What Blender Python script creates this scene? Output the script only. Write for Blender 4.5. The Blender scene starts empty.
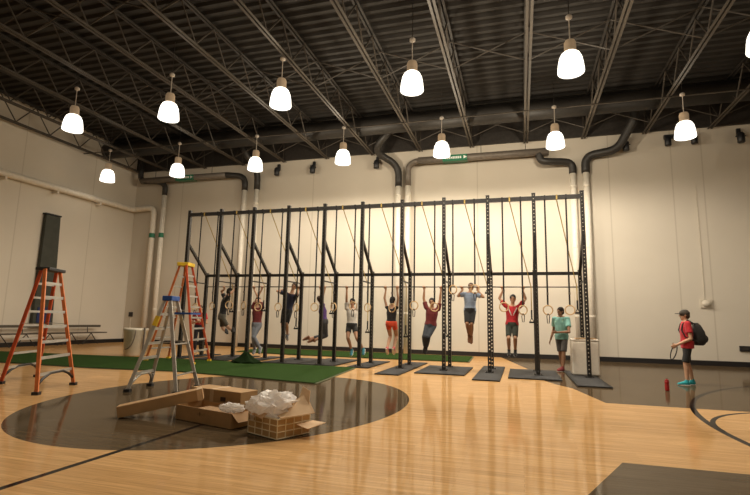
import bpy, bmesh, math, random
from mathutils import Vector, Matrix, Quaternion
random.seed(7)
PI = math.pi
S = bpy.context.scene
COL = S.collection
V = Vector

# ------------------------------------------------------------------ camera
FPX, PITCH, YAW, ROLL = 487.32, math.radians(8.55), math.radians(-16.644), math.radians(1.222)
EYE = V((0, 0, 1.3))
_f = V((math.sin(YAW)*math.cos(PITCH), math.cos(YAW)*math.cos(PITCH), math.sin(PITCH)))
_r = V((math.cos(YAW), -math.sin(YAW), 0))
_u = _r.cross(_f)
CR = math.cos(ROLL)*_r + math.sin(ROLL)*_u
CU = -math.sin(ROLL)*_r + math.cos(ROLL)*_u
cam = bpy.data.cameras.new('camera'); cam.sensor_width = 36; cam.lens = FPX/750*36; cam.clip_end = 200
camo = bpy.data.objects.new('camera', cam); COL.objects.link(camo)
m3 = Matrix((CR, CU, -_f)).transposed()
camo.matrix_world = Matrix.Translation(EYE) @ m3.to_4x4()
S.camera = camo

def ray(x, y): return CR*((x-375)/FPX) - CU*((y-247.5)/FPX) + _f
def atY(x, y, Y):
    d = ray(x, y); return EYE + d*(Y/d.y)
def atZ(x, y, z):
    d = ray(x, y); return EYE + d*((z-EYE.z)/d.z)

# ------------------------------------------------------------------ materials
def principled(name):
    m = bpy.data.materials.new(name); m.use_nodes = True
    nt = m.node_tree; b = nt.nodes['Principled BSDF']; return m, nt, b

def mat(name, col, rough=.6, metal=0., var=.12, scale=9., bump=0., spec=.5, coat=0., emit=None, trans=0., sheen=0.):
    m, nt, b = principled(name)
    N = nt.nodes; L = nt.links
    tc = N.new('ShaderNodeTexCoord'); nz = N.new('ShaderNodeTexNoise')
    nz.inputs['Scale'].default_value = scale; nz.inputs['Detail'].default_value = 4
    L.new(tc.outputs['Object'], nz.inputs['Vector'])
    rp = N.new('ShaderNodeValToRGB')
    a = [max(0, c*(1-var)) for c in col]; z = [min(1, c*(1+var)) for c in col]
    rp.color_ramp.elements[0].color = (*a, 1); rp.color_ramp.elements[1].color = (*z, 1)
    rp.color_ramp.elements[0].position = .3; rp.color_ramp.elements[1].position = .7
    L.new(nz.outputs['Fac'], rp.inputs['Fac']); L.new(rp.outputs['Color'], b.inputs['Base Color'])
    b.inputs['Roughness'].default_value = rough; b.inputs['Metallic'].default_value = metal
    b.inputs['Specular IOR Level'].default_value = spec
    b.inputs['Coat Weight'].default_value = coat
    if trans: b.inputs['Transmission Weight'].default_value = trans
    if sheen: b.inputs['Sheen Weight'].default_value = sheen
    if emit:
        b.inputs['Emission Color'].default_value = (*emit[0], 1); b.inputs['Emission Strength'].default_value = emit[1]
    if bump:
        bp = N.new('ShaderNodeBump'); bp.inputs['Strength'].default_value = bump; bp.inputs['Distance'].default_value = .02
        L.new(nz.outputs['Fac'], bp.inputs['Height']); L.new(bp.outputs['Normal'], b.inputs['Normal'])
    return m

M = {}
def mk(k, *a, **kw): M[k] = mat(k, *a, **kw); return M[k]
mk('black_steel', (.018, .016, .014), .45, .0, .2, 20)
mk('bar_steel', (.16, .14, .12), .35, .8)
mk('chord_steel', (.060, .048, .036), .55, .0, .2)
mk('dark_steel', (.028, .023, .019), .6, .0, .25)
mk('deck_paint', (.016, .013, .010), .7, 0, .2, 3)
mk('duct_dark', (.022, .019, .016), .55, 0, .2)
mk('duct_grey', (.17, .145, .12), .5, .2, .15)
mk('pipe_white', (.74, .68, .58), .5, 0, .06)
mk('pipe_black', (.03, .027, .024), .5)
mk('green_band', (.015, .17, .085), .5)
mk('white_mark', (.8, .85, .8), .5)
mk('rubber', (.030, .030, .032), .75, 0, .3, 30, .2)
mk('rubber_edge', (.012, .012, .012), .7)
mk('turf', (.026, .060, .010), .95, 0, .45, 60, .8, spec=.1)
mk('turf_shaded', (.010, .022, .006), .95, 0, .4, 40, .8, spec=.1)  # same turf for the folded heap, its shade put into a darker colour
mk('turf_edge', (.10, .11, .05), .9)
mk('wood_ring', (.60, .40, .20), .45, 0, .1)
mk('strap_black', (.016, .015, .014), .8)
mk('strap_yellow', (.45, .31, .08), .7, 0, .2)
mk('lamp_neck', (.50, .38, .26), .5, .0, .1, emit=((.55, .38, .22), .22))
mk('lamp_rod', (.66, .60, .53), .5, 0)
mk('red_fiberglass', (.50, .075, .022), .45, 0, .15)
mk('orange_fiberglass', (.62, .17, .045), .45, 0, .15)
mk('aluminium', (.56, .54, .50), .38, .6, .08)
mk('blue_plastic', (.012, .07, .28), .45)
mk('yellow_plastic', (.70, .46, .03), .45)
mk('black_plastic', (.014, .014, .016), .45)
mk('cardboard', (.40, .235, .10), .8, 0, .1, 6)
mk('cardboard_inside', (.30, .17, .075), .85, 0, .1, 6)
mk('cardboard_light', (.62, .42, .24), .8, 0, .1, 5)
mk('crate_lining', (.46, .29, .12), .8, 0, .1, 6)
mk('tape', (.60, .42, .24), .4)
mk('print_ink', (.05, .025, .015), .8)
mk('wire_cream', (.80, .70, .48), .5)
mk('bucket_white', (.66, .60, .48), .45, 0, .06)
mk('box_white', (.78, .71, .60), .5, 0, .05)
mk('pad_grey', (.045, .048, .036), .7, 0, .15, 4)
mk('pad_blue', (.01, .025, .11), .6)
mk('cream_plastic', (.62, .56, .46), .5)
mk('bottle_red', (.42, .02, .02), .3)
mk('bench_wood', (.07, .055, .04), .5)
mk('baseboard_black', (.012, .010, .010), .5)
mk('skin', (.56, .32, .20), .55, 0, .06)
mk('skin_tan', (.42, .22, .12), .55, 0, .06)
mk('skin_brown', (.30, .155, .085), .55, 0, .06)
mk('hair_dark', (.018, .012, .009), .7, 0, .3, 40)
mk('hair_brown', (.07, .04, .022), .7, 0, .3, 40)
mk('eye', (.02, .014, .012), .3)
mk('lip', (.32, .11, .08), .5)
def cloth(k, c): mk(k, c, .85, 0, .12, 14, .25, sheen=.15)
for k, c in dict(tee_black=(.014, .014, .016), tee_navy=(.022, .024, .050), tee_maroon=(.16, .022, .022), tee_white=(.70, .66, .60), tee_purple=(.10, .045, .20),
                 tee_blue=(.27, .34, .45), tee_red=(.50, .020, .030), tee_teal=(.22, .47, .41), shorts_black=(.018, .018, .017), shorts_khaki=(.11, .10, .075),
                 shorts_orange=(.85, .10, .04), jeans_grey=(.20, .22, .25), jeans_dark=(.035, .042, .052), pants_grey=(.075, .075, .080), shorts_green=(.035, .042, .030),
                 shorts_grey=(.085, .08, .072), pants_navy=(.012, .014, .026), shoe_black=(.02, .018, .016), shoe_blue=(.04, .20, .26), shoe_grey=(.20, .22, .24),
                 shoe_red=(.22, .03, .03), shoe_teal=(.02, .36, .40), shoe_pink=(.6, .12, .12), cap_dark=(.06, .05, .038), white_print=(.75, .70, .65), shoe_brown=(.25, .11, .05)).items(): cloth(k, c)

# bright lamp glass: the thing that gives off light
def lamp_mat():
    m, nt, b = principled('lamp_glass'); N = nt.nodes; L = nt.links
    em = N.new('ShaderNodeEmission'); em.inputs[0].default_value = (1, .94, .83, 1); em.inputs[1].default_value = 4
    tr = N.new('ShaderNodeBsdfTransparent'); tr.inputs[0].default_value = (.9, .86, .78, 1)
    mx = N.new('ShaderNodeMixShader'); mx.inputs[0].default_value = .5
    L.new(tr.outputs[0], mx.inputs[1]); L.new(em.outputs[0], mx.inputs[2])
    L.new(mx.outputs[0], N['Material Output'].inputs['Surface']); N.remove(b)
    return m
M['lamp_glass'] = lamp_mat()

def plastic_mat():
    m, nt, b = principled('clear_wrap'); N = nt.nodes; L = nt.links
    b.inputs['Base Color'].default_value = (.90, .86, .82, 1); b.inputs['Roughness'].default_value = .3
    tl = N.new('ShaderNodeBsdfTranslucent'); tl.inputs[0].default_value = (.92, .88, .84, 1)
    mx = N.new('ShaderNodeMixShader'); mx.inputs[0].default_value = .45
    L.new(b.outputs[0], mx.inputs[1]); L.new(tl.outputs[0], mx.inputs[2]); L.new(mx.outputs[0], N['Material Output'].inputs['Surface'])
    return m
M['clear_wrap'] = plastic_mat()

class NB:
    def __init__(s, nt): s.nt = nt
    def m(s, op, a, b=None, c=None):
        n = s.nt.nodes.new('ShaderNodeMath'); n.operation = op
        for i, v in enumerate((a, b, c)):
            if v is None: continue
            if isinstance(v, (int, float)): n.inputs[i].default_value = v
            else: s.nt.links.new(v, n.inputs[i])
        return n.outputs[0]
    def mix(s, f, a, b):
        n = s.nt.nodes.new('ShaderNodeMix'); n.data_type = 'RGBA'
        if isinstance(f, (int, float)): n.inputs[0].default_value = f
        else: s.nt.links.new(f, n.inputs[0])
        for i, v in ((6, a), (7, b)):
            if isinstance(v, tuple): n.inputs[i].default_value = (*v, 1)
            else: s.nt.links.new(v, n.inputs[i])
        return n.outputs[2]

def floor_mat():
    m, nt, b = principled('maple_court'); nb = NB(nt); N = nt.nodes; L = nt.links
    tc = N.new('ShaderNodeTexCoord'); sp = N.new('ShaderNodeSeparateXYZ'); L.new(tc.outputs['Object'], sp.inputs[0])
    x, y = sp.outputs[0], sp.outputs[1]
    br = N.new('ShaderNodeTexBrick'); L.new(tc.outputs['Object'], br.inputs['Vector'])
    br.inputs['Scale'].default_value = 1; br.inputs['Brick Width'].default_value = 1.1; br.inputs['Row Height'].default_value = .065
    br.inputs['Mortar Size'].default_value = .0012; br.inputs['Bias'].default_value = 0
    br.inputs['Color1'].default_value = (.53, .305, .125, 1); br.inputs['Color2'].default_value = (.63, .375, .162, 1); br.inputs['Mortar'].default_value = (.36, .20, .08, 1)
    mp = N.new('ShaderNodeMapping'); mp.inputs['Scale'].default_value = (1.2, 26, 1); L.new(tc.outputs['Object'], mp.inputs[0])
    nz = N.new('ShaderNodeTexNoise'); nz.inputs['Scale'].default_value = 1.6; nz.inputs['Detail'].default_value = 5; L.new(mp.outputs[0], nz.inputs['Vector'])
    g = nb.m('MULTIPLY_ADD', nz.outputs['Fac'], .9, .52)
    hs = N.new('ShaderNodeVectorMath'); hs.operation = 'SCALE'; L.new(br.outputs['Color'], hs.inputs[0]); L.new(g, hs.inputs['Scale'])
    wood = hs.outputs[0]
    stain = N.new('ShaderNodeVectorMath'); stain.operation = 'MULTIPLY'; L.new(wood, stain.inputs[0]); stain.inputs[1].default_value = (.155, .18, .235)
    # stained key circle (an ellipse), stained side court, stained near corner
    ex = nb.m('DIVIDE', nb.m('SUBTRACT', x, -4.45), 2.72); ey = nb.m('DIVIDE', nb.m('SUBTRACT', y, 7.40), 3.42)
    e = nb.m('LESS_THAN', nb.m('ADD', nb.m('MULTIPLY', ex, ex), nb.m('MULTIPLY', ey, ey)), 1)
    side = nb.m('MULTIPLY', nb.m('GREATER_THAN', y, 9.36), nb.m('GREATER_THAN', x, 1.36))
    dx = nb.m('SUBTRACT', x, 5.2); dy = nb.m('SUBTRACT', y, 13.6)
    arc = nb.m('MULTIPLY', nb.m('LESS_THAN', nb.m('ADD', nb.m('MULTIPLY', dx, dx), nb.m('MULTIPLY', dy, dy)), 4.85**2), nb.m('GREATER_THAN', y, 10.4))
    wedge = nb.m('MULTIPLY', nb.m('GREATER_THAN', y, 9.36), nb.m('GREATER_THAN', nb.m('MULTIPLY_ADD', nb.m('SUBTRACT', y, 9.36), .2, x), 1.36))
    far = nb.m('MULTIPLY', nb.m('GREATER_THAN', y, 12.5), nb.m('GREATER_THAN', x, .4))
    corner = nb.m('MULTIPLY', nb.m('LESS_THAN', y, 5.43), nb.m('GREATER_THAN', nb.m('SUBTRACT', x, nb.m('MULTIPLY', nb.m('SUBTRACT', y, 5.43), .40)), .91))
    mask = e
    for q in (side, arc, wedge, far, corner): mask = nb.m('MAXIMUM', mask, q)
    c = nb.mix(mask, wood, stain.outputs[0])
    def ring(cx, cy, r, w, lim):
        ddx = nb.m('SUBTRACT', x, cx); ddy = nb.m('SUBTRACT', y, cy)
        d = nb.m('SQRT', nb.m('ADD', nb.m('MULTIPLY', ddx, ddx), nb.m('MULTIPLY', ddy, ddy)))
        k = nb.m('LESS_THAN', nb.m('ABSOLUTE', nb.m('SUBTRACT', d, r)), w/2)
        return nb.m('MULTIPLY', k, lim)
    lines = ring(10.73, 7.43, 8.3, .085, nb.m('GREATER_THAN', x, 1))
    lines = nb.m('MAXIMUM', lines, ring(4.45, 7.55, 2.0, .065, nb.m('MULTIPLY', nb.m('GREATER_THAN', y, 7.5), nb.m('GREATER_THAN', x, 2.43))))
    ln = nb.m('MULTIPLY', nb.m('LESS_THAN', nb.m('ABSOLUTE', nb.m('SUBTRACT', x, -3.76)), .035), nb.m('LESS_THAN', y, 7.45))
    lines = nb.m('MAXIMUM', lines, ln)
    c = nb.mix(lines, c, (.012, .010, .010))
    L.new(c, b.inputs['Base Color'])
    b.inputs['Roughness'].default_value = .38; b.inputs['Coat Weight'].default_value = .46; b.inputs['Coat Roughness'].default_value = .06; b.inputs['Coat IOR'].default_value = 1.5
    b.inputs['Specular IOR Level'].default_value = 0
    bp = N.new('ShaderNodeBump'); bp.inputs['Strength'].default_value = .05; bp.inputs['Distance'].default_value = .01; L.new(nz.outputs['Fac'], bp.inputs['Height'])
    L.new(bp.outputs[0], b.inputs['Coat Normal'])
    return m

def wall_mat(name, seams):
    m, nt, b = principled(name); nb = NB(nt); N = nt.nodes; L = nt.links
    tc = N.new('ShaderNodeTexCoord'); sp = N.new('ShaderNodeSeparateXYZ'); L.new(tc.outputs['Object'], sp.inputs[0])
    nz = N.new('ShaderNodeTexNoise'); nz.inputs['Scale'].default_value = .7; nz.inputs['Detail'].default_value = 6; L.new(tc.outputs['Object'], nz.inputs['Vector'])
    base = nb.mix(nz.outputs['Fac'], (.60, .545, .455), (.68, .62, .525))
    a = sp.outputs[0] if name == 'wall_paint_long' else sp.outputs[1]
    k = None
    for s_ in seams:
        q = nb.m('LESS_THAN', nb.m('ABSOLUTE', nb.m('SUBTRACT', a, s_)), .022)
        k = q if k is None else nb.m('MAXIMUM', k, q)
    c = nb.mix(nb.m('MULTIPLY', k, .35), base, (.36, .30, .22))
    L.new(c, b.inputs['Base Color']); b.inputs['Roughness'].default_value = .75; b.inputs['Specular IOR Level'].default_value = .2
    return m
M['maple'] = floor_mat()
M['wall_long'] = wall_mat('wall_paint_long', (5.55, 6.55, -16.1, -9.0, -1.6, 3.4, 12))
M['wall_short'] = wall_mat('wall_paint_short', (-4, 2, 8, 14, 17.4))

# ------------------------------------------------------------------ mesh helpers
def frame(d, ref=None):
    d = d.normalized()
    ref = V(ref) if ref is not None else (V((0, 0, 1)) if abs(d.z) < .95 else V((0, 1, 0)))
    s = ref.cross(d)
    if s.length < 1e-5: s = V((1, 0, 0)).cross(d)
    s.normalize(); t = d.cross(s); return s, t

class MB:
    def __init__(s): s.bm = bmesh.new()
    def loop(s, x, w):
        # a webbing loop round the top beam
        for z in (4.63-.0575, 4.63+.0575): s.box((x, FY, z), (w, .110, .008))
        for yy in (-.051, .051): s.box((x, FY+yy, 4.63), (w, .008, .123))
        return s
    def rings(s, rs, cap=True, closed=False):
        vs = [[s.bm.verts.new(p) for p in r] for r in rs]
        n = len(vs[0]); k = len(vs)
        for i in range(k if closed else k-1):
            a, b = vs[i], vs[(i+1) % k]
            for j in range(n):
                s.bm.faces.new((a[j], a[(j+1) % n], b[(j+1) % n], b[j]))
        if cap and not closed:
            s.bm.faces.new(vs[0][::-1]); s.bm.faces.new(vs[-1])
        return s
    def bar(s, p, q, w, h, ref=None):
        p, q = V(p), V(q); a, b = frame(q-p, ref); a = a*w/2; b = b*h/2
        return s.rings([[c-a-b, c+a-b, c+a+b, c-a+b] for c in (p, q)])
    def box(s, c, d, rz=0.):
        x, y, z = c; c0, s0 = math.cos(rz), math.sin(rz)
        def P(i, j, k):
            u, v = i*d[0]/2, j*d[1]/2
            return V((x+u*c0-v*s0, y+u*s0+v*c0, z+k*d[2]/2))
        return s.rings([[P(-1, -1, k), P(1, -1, k), P(1, 1, k), P(-1, 1, k)] for k in (-1, 1)])
    def hexa(s, lo, hi):
        return s.rings([[V(p) for p in lo], [V(p) for p in hi]])
    def tube(s, pts, r, n=8, closed=False):
        pts = [V(p) for p in pts]; k = len(pts); rs = []
        rr = r if isinstance(r, (list, tuple)) else [r]*k
        prev = None
        for i, p in enumerate(pts):
            d = (pts[(i+1) % k]-pts[i-1]) if closed else (pts[min(i+1, k-1)]-pts[max(i-1, 0)])
            d.normalize()
            if prev is None: a, b = frame(d)
            else:
                a = prev - d*prev.dot(d)
                if a.length < 1e-5: a, b = frame(d)
                a.normalize(); b = d.cross(a)
            prev = a
            rs.append([p+(a*math.cos(2*PI*j/n)+b*math.sin(2*PI*j/n))*rr[i] for j in range(n)])
        return s.rings(rs, closed=closed)
    def lathe(s, prof, c, n=24, cap=True):
        c = V(c)
        return s.rings([[c+V((r*math.cos(2*PI*j/n), r*math.sin(2*PI*j/n), z)) for j in range(n)] for r, z in prof], cap)
    def poly(s, pts, z0, z1):
        return s.rings([[V((x, y, z)) for x, y in pts] for z in (z0, z1)])
    def ball(s, c, r, n=12, k=8, sc=(1, 1, 1), rot=None):
        c = V(c); rs = []
        for i in range(1, k):
            t = PI*i/k
            row = []
            for j in range(n):
                p = V((math.sin(t)*math.cos(2*PI*j/n)*r*sc[0], math.sin(t)*math.sin(2*PI*j/n)*r*sc[1], -math.cos(t)*r*sc[2]))
                if rot is not None: p = rot @ p
                row.append(c+p)
            rs.append(row)
        return s.rings(rs)
    def cone(s, p, q, r1, r2, n=12):
        p, q = V(p), V(q); a, b = frame(q-p); d = (q-p).normalized(); rs = []
        for t in (-.92, -.6, 0): rs.append([p+d*r1*t+(a*math.cos(2*PI*j/n)+b*math.sin(2*PI*j/n))*r1*math.sqrt(1-t*t) for j in range(n)])
        for t in (0, .6, .92): rs.append([q+d*r2*t+(a*math.cos(2*PI*j/n)+b*math.sin(2*PI*j/n))*r2*math.sqrt(1-t*t) for j in range(n)])
        return s.rings(rs)
    def build(s, name, m, parent=None, smooth=False, bevel=0., loc=None):
        bmesh.ops.recalc_face_normals(s.bm, faces=s.bm.faces[:])
        if bevel: bmesh.ops.bevel(s.bm, geom=s.bm.edges[:], offset=bevel, segments=2, profile=.5, affect='EDGES')
        me = bpy.data.meshes.new(name); s.bm.to_mesh(me); s.bm.free()
        if smooth:
            for p in me.polygons: p.use_smooth = True
        for mm in (m if isinstance(m, list) else [m]): me.materials.append(M[mm] if isinstance(mm, str) else mm)
        o = bpy.data.objects.new(name, me); COL.objects.link(o)
        if parent is not None:
            o.parent = parent; me.transform(world(parent).inverted())
        return o

def world(o):
    m = Matrix.LocRotScale(o.location, o.rotation_euler, o.scale)
    return m if o.parent is None else world(o.parent) @ m

def tag(o, label=None, cat=None, group=None, kind=None):
    if label: o['label'] = label
    if cat: o['category'] = cat
    if group: o['group'] = group
    if kind: o['kind'] = kind
    return o
def empty(name, loc, label=None, cat=None, group=None):
    o = bpy.data.objects.new(name, None); COL.objects.link(o); o.location = loc; o.empty_display_size = .1
    return tag(o, label, cat, group)
def children(o): return [c for c in COL.objects if c.parent is o]
def copy_tree(o, parent=None):
    c = o.copy(); COL.objects.link(c)
    if parent is not None: c.parent = parent
    for ch in children(o): copy_tree(ch, c)
    return c

# ------------------------------------------------------------------ room shell
XL, XR, YB, YF, ZT = -18.95, 13.0, 20.0, -9.0, 9.75
def struct(name, mb, m, label=None):
    o = mb.build(name, m); o['kind'] = 'structure'
    if label: o['label'] = label
    return o
struct('floor', MB().box(((XL+XR)/2, (YF+YB)/2, -.05), (XR-XL+.6, YB-YF+.6, .1)), 'maple', 'glossy maple court floor with grey stained areas and black lines')
o = bpy.data.objects['floor']
struct('wall_back', MB().box(((XL+XR)/2, YB+.15, ZT/2), (XR-XL+.6, .3, ZT)), 'wall_long', 'tall cream painted wall behind the pull-up rig')
struct('wall_left', MB().box((XL-.15, (YF+YB)/2, ZT/2), (.3, YB-YF, ZT)), 'wall_short', 'dim cream side wall beyond the orange ladder')
struct('wall_right', MB().box((XR+.15, (YF+YB)/2, ZT/2), (.3, YB-YF, ZT)), 'wall_short', 'cream wall on the open side')
struct('wall_front', MB().box(((XL+XR)/2, YF-.15, ZT/2), (XR-XL+.6, .3, ZT)), 'wall_long', 'cream end wall facing the rig')
# corrugated roof deck, ribs along X
d = MB(); pitch = .34; prof = []
y = YF
while y < YB:
    prof += [(y, 9.70), (y+.12, 9.70), (y+.17, 9.62), (y+.29, 9.62)]; y += pitch
prof.append((YB, 9.70))
rows = [[V((x, yy, z)) for yy, z in prof] for x in (XL, XR)]
va = [[d.bm.verts.new(p) for p in r] for r in rows]
for i in range(len(prof)-1): d.bm.faces.new((va[0][i], va[1][i], va[1][i+1], va[0][i+1]))
vt = [d.bm.verts.new(V((x, yy, 9.9))) for x, yy in ((XL, YF), (XR, YF), (XR, YB), (XL, YB))]
d.bm.faces.new(vt)
struct('ceiling', d, 'deck_paint', 'dark corrugated steel roof deck')
# dark ledger band at the head of the far wall
struct('trim_1', MB().box(((XL+XR)/2, YB-.06, 9.16), (XR-XL, .12, 1.0)), 'dark_steel', 'dark steel band along the top of the far wall')
struct('baseboard_back', MB().box(((XL+XR)/2, YB-.012, .085), (XR-XL-.05, .024, .17)), 'baseboard_black', 'black baseboard along the far wall')
struct('baseboard_left', MB().box((XL+.012, (YF+YB)/2, .085), (.024, YB-YF-.06, .17)), 'baseboard_black', 'black baseboard along the side wall')

# ------------------------------------------------------------------ roof joists
JX = [-1.80+2.16*k for k in range(-7, 7)] + [-18.55]
def web(x):
    m = MB(); y = -8.4; up = False; z0, z1 = 8.62, 9.50
    while y < YB-.3:
        y2 = min(y+.72, YB-.3)
        a, b = (z1, z0) if up else (z0, z1)
        m.tube([(x, y, a), (x, y2, b)], .022, 6); up = not up; y = y2
    return m
def chord(x, z, y1):
    m = MB()
    for s in (-1, 1):
        m.bar((x+s*.055, YF+.02, z), (x+s*.055, y1, z), .065, .012)
        m.bar((x+s*.028, YF+.02, z+.035), (x+s*.028, y1, z+.035), .012, .07)
    return m
jl = ['nearest the side wall', 'just past the end of the far wall pipe run', 'above the orange ladder']
first = None
order = sorted(JX)
for i, x in enumerate(order):
    lab = f'dark steel roof joist with zigzag web, {["first","second","third","fourth","fifth","sixth","seventh","eighth","ninth","tenth","eleventh","twelfth","thirteenth","fourteenth","fifteenth"][i]} from the left'
    if first is None:
        j = empty('roof_joist', (x, 0, 0), lab, 'roof joist', 'steel joists under the roof deck')
        chord(x, 8.56, YB-.12).build('bottom_chord', 'chord_steel', j); chord(x, 9.52, YB-.12).build('top_chord', 'dark_steel', j); web(x).build('web', 'chord_steel', j)
        first = j
    else:
        j = copy_tree(first); j.location.x = x; j['label'] = lab

# girder / duct across the joists, and conduits that carry the lamps
o = MB().tube([(XL+.05, 17.9, 9.08), (XR-.05, 17.9, 9.08)], .36, 20).build('air_duct', 'duct_dark', smooth=True)
tag(o, 'wide dark round air duct running across between the roof joists', 'air duct')
for Y, lab in ((16.58, 'thin steel strut under the joists along the lamp row near the far wall'),):
    o = MB().bar((XL+.05, Y+.05, 8.535), (XR-.05, Y+.05, 8.535), .04, .03).build('lamp_strut', 'chord_steel' if Y > 12 else 'dark_steel')
    tag(o, lab, 'strut', 'lamp struts')
# diagonal bridging between joists
SO = sorted(JX)
for Y, lab in ((13.4, 'rods between the two lamp rows'), (8.9, 'rods on the near side of the nearer lamp row'), (18.9, 'rods between the air duct and the far wall')):
    t = empty('joist_bridging', (0, Y, 8.6), f'thin crossed bridging {lab}', 'bridging', 'crossed bridging rods between joists')
    for a, b in zip(SO[1:], SO[2:]):
        MB().tube([(a, Y, 8.62), (b, Y, 9.5)], .018, 6).build('rod', 'chord_steel', t)
        MB().tube([(a, Y, 9.5), (b, Y, 8.62)], .018, 6).build('rod', 'chord_steel', t)

# ------------------------------------------------------------------ lamps
ORD = ['first', 'second', 'third', 'fourth', 'fifth', 'sixth', 'seventh', 'eighth', 'ninth', 'tenth', 'eleventh']
def make_lamp():
    t = empty('pendant_lamp', (0, 0, 0), 'x', 'lamp', 'glowing high bay pendant lamps')
    MB().tube([(0, 0, 8.60), (0, 0, 9.63)], .010, 6).build('hanger', 'dark_steel', t)
    MB().lathe([(.04, 8.50), (.075, 8.52), (.075, 8.58), (.04, 8.61)], (0, 0, 0), 16).build('ceiling_canopy', 'lamp_rod', t, True)
    MB().tube([(0, 0, 7.93), (0, 0, 8.52)], .013, 8).build('rod', 'lamp_rod', t)
    MB().lathe([(.05, 7.96), (.11, 7.94), (.135, 7.88), (.135, 7.68), (.15, 7.66), (.15, 7.63)], (0, 0, 0), 24).build('neck_housing', 'lamp_neck', t, True)
    MB().lathe([(.145, 7.65), (.205, 7.60), (.252, 7.50), (.28, 7.36), (.297, 7.20), (.30, 7.15), (.292, 7.135), (.24, 7.13)], (0, 0, 0), 28).build('glass_shade', 'lamp_glass', t, True)
    return t
lamps = [(1.26+3.8*k+(.03*k*k*.6 if k < -1 else 0), 11.5, 'nearer row') for k in (-4, -3, -2, -1, 0, 1)] + [(1.24+3.8*k+(.03*k*k*.55 if k < -1 else 0), 16.58, 'row nearest the far wall') for k in (-5, -4, -3, -2, -1, 0, 1)]
proto = make_lamp()
cnt = {}
for i, (x, y, row) in enumerate(lamps):
    o = proto if i == 0 else copy_tree(proto)
    o.location = (x, y, 0)
    k = cnt.get(row, 0); cnt[row] = k+1
    o['label'] = f'glowing white pendant lamp, {ORD[k]} from the left in the {row}'
    if k == 5 and row == 'nearer row': o['label'] = 'glowing white pendant lamp cut by the right picture edge'
def spot(x, y, e):
    for kind, z, f in (('SPOT', 7.10, .66), ('POINT', 7.36, .34)):
        l = bpy.data.lights.new('lamp_light', kind); l.energy = e*f; l.color = (1, .895, .745); l.shadow_soft_size = .12
        if kind == 'SPOT': l.spot_size = math.radians(178); l.spot_blend = .42
        o = bpy.data.objects.new('lamp_light', l); COL.objects.link(o); o.location = (x, y, z)
NEARL = [(-6.34, 6.4, .06), (-2.54, 6.4, .42), (1.26, 6.4, .32), (-2.54, 1.3, .22), (1.26, 1.3, .10)]
for k, (x, y, e) in enumerate(NEARL):
    o = copy_tree(proto); o.location = (x, y, 0); o['label'] = f'pendant lamp over the near floor, outside the picture, {ORD[k]} one'; o['group'] = 'pendant lamps over the near floor'
    spot(x, y, 1120*e)
POW = {11.5: (.02, .09, .48, 1.0, 1.08, .2), 16.58: (.02, .07, .42, .92, 1.0, .95, .15)}
cc_ = {11.5: 0, 16.58: 0}
for x, y, row in lamps:
    spot(x, y, 1120*POW[y][cc_[y]]); cc_[y] += 1

# ------------------------------------------------------------------ pull-up rig
PX = [-10.4+1.2*i for i in range(11)]
FY, RY = 13.38, 14.52
W = .095
def post_mb(z0, z1):
    m = MB(); a = W/2; hole = .034
    for s in (-1, 1): m.box((s*(a-.004), 0, (z0+z1)/2), (.008, W, z1-z0))
    for s in (-1, 1):
        yy = s*(a-.004)
        for e in (-1, 1):
            w = (W-.016-hole)/2
            m.box((e*(hole/2+w/2), yy, (z0+z1)/2), (w, .008, z1-z0))
        z = z0
        while z < z1-.001:
            t = min(z+.066, z1)
            m.box((0, yy, (z+t)/2), (hole, .008, t-z)); z += .10
    m.box((0, 0, z1+.006), (W+.006, W+.006, .014))
    return m
rig = empty('pull_up_rig', (-4.4, 14, 0), 'long black steel pull-up rig with eleven tall front posts and rear bar frame', 'pull-up rig')
def foot_mb():
    m = MB(); m.box((0, 0, .036), (.22, .22, .012))
    for sx in (-1, 1):
        for sy in (-1, 1): m.lathe([(.014, .042), (.014, .055)], (sx*.08, sy*.08, 0), 6)
    return m
fp = post_mb(.04, 4.76).build('front_post', 'black_steel', rig); fp.location = (0, 0, 0)
rp = post_mb(.04, 2.80).build('rear_post', 'black_steel', rig)
ff = foot_mb().build('base_plate', 'black_steel', fp); rf = foot_mb().build('base_plate', 'black_steel', rp)
def place(o, loc):
    # children of the rig: location is expressed in world space through the parent inverse
    o.location = loc
for i, x in enumerate(PX):
    a = fp if i == 0 else copy_tree(fp, rig); a.location = (x, FY, 0)
    b = rp if i == 0 else copy_tree(rp, rig); b.location = (x, RY, 0)
    zt = 3.66
    MB().bar((x, FY+.03, zt), (x, RY-.02, 2.72), .075, .075, (1, 0, 0)).build('brace', 'black_steel', rig)
    MB().bar((x, FY+.05, 2.44), (x, RY-.05, 2.44), .035, .035).build('side_bar', 'black_steel', rig)
    if i < 10:
        MB().bar((x+W/2, FY, 4.63), (x+1.2-W/2, FY, 4.63), .09, .105).build('top_beam', 'black_steel', rig)
        MB().bar((x+W/2, RY, 2.72), (x+1.2-W/2, RY, 2.72), .07, .09).build('rear_beam', 'black_steel', rig)
        MB().tube([(x+W/2-.01, RY, 2.34), (x+1.2-W/2+.01, RY, 2.34)], .018, 10).build('pull_up_bar', 'bar_steel', rig, True)

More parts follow.
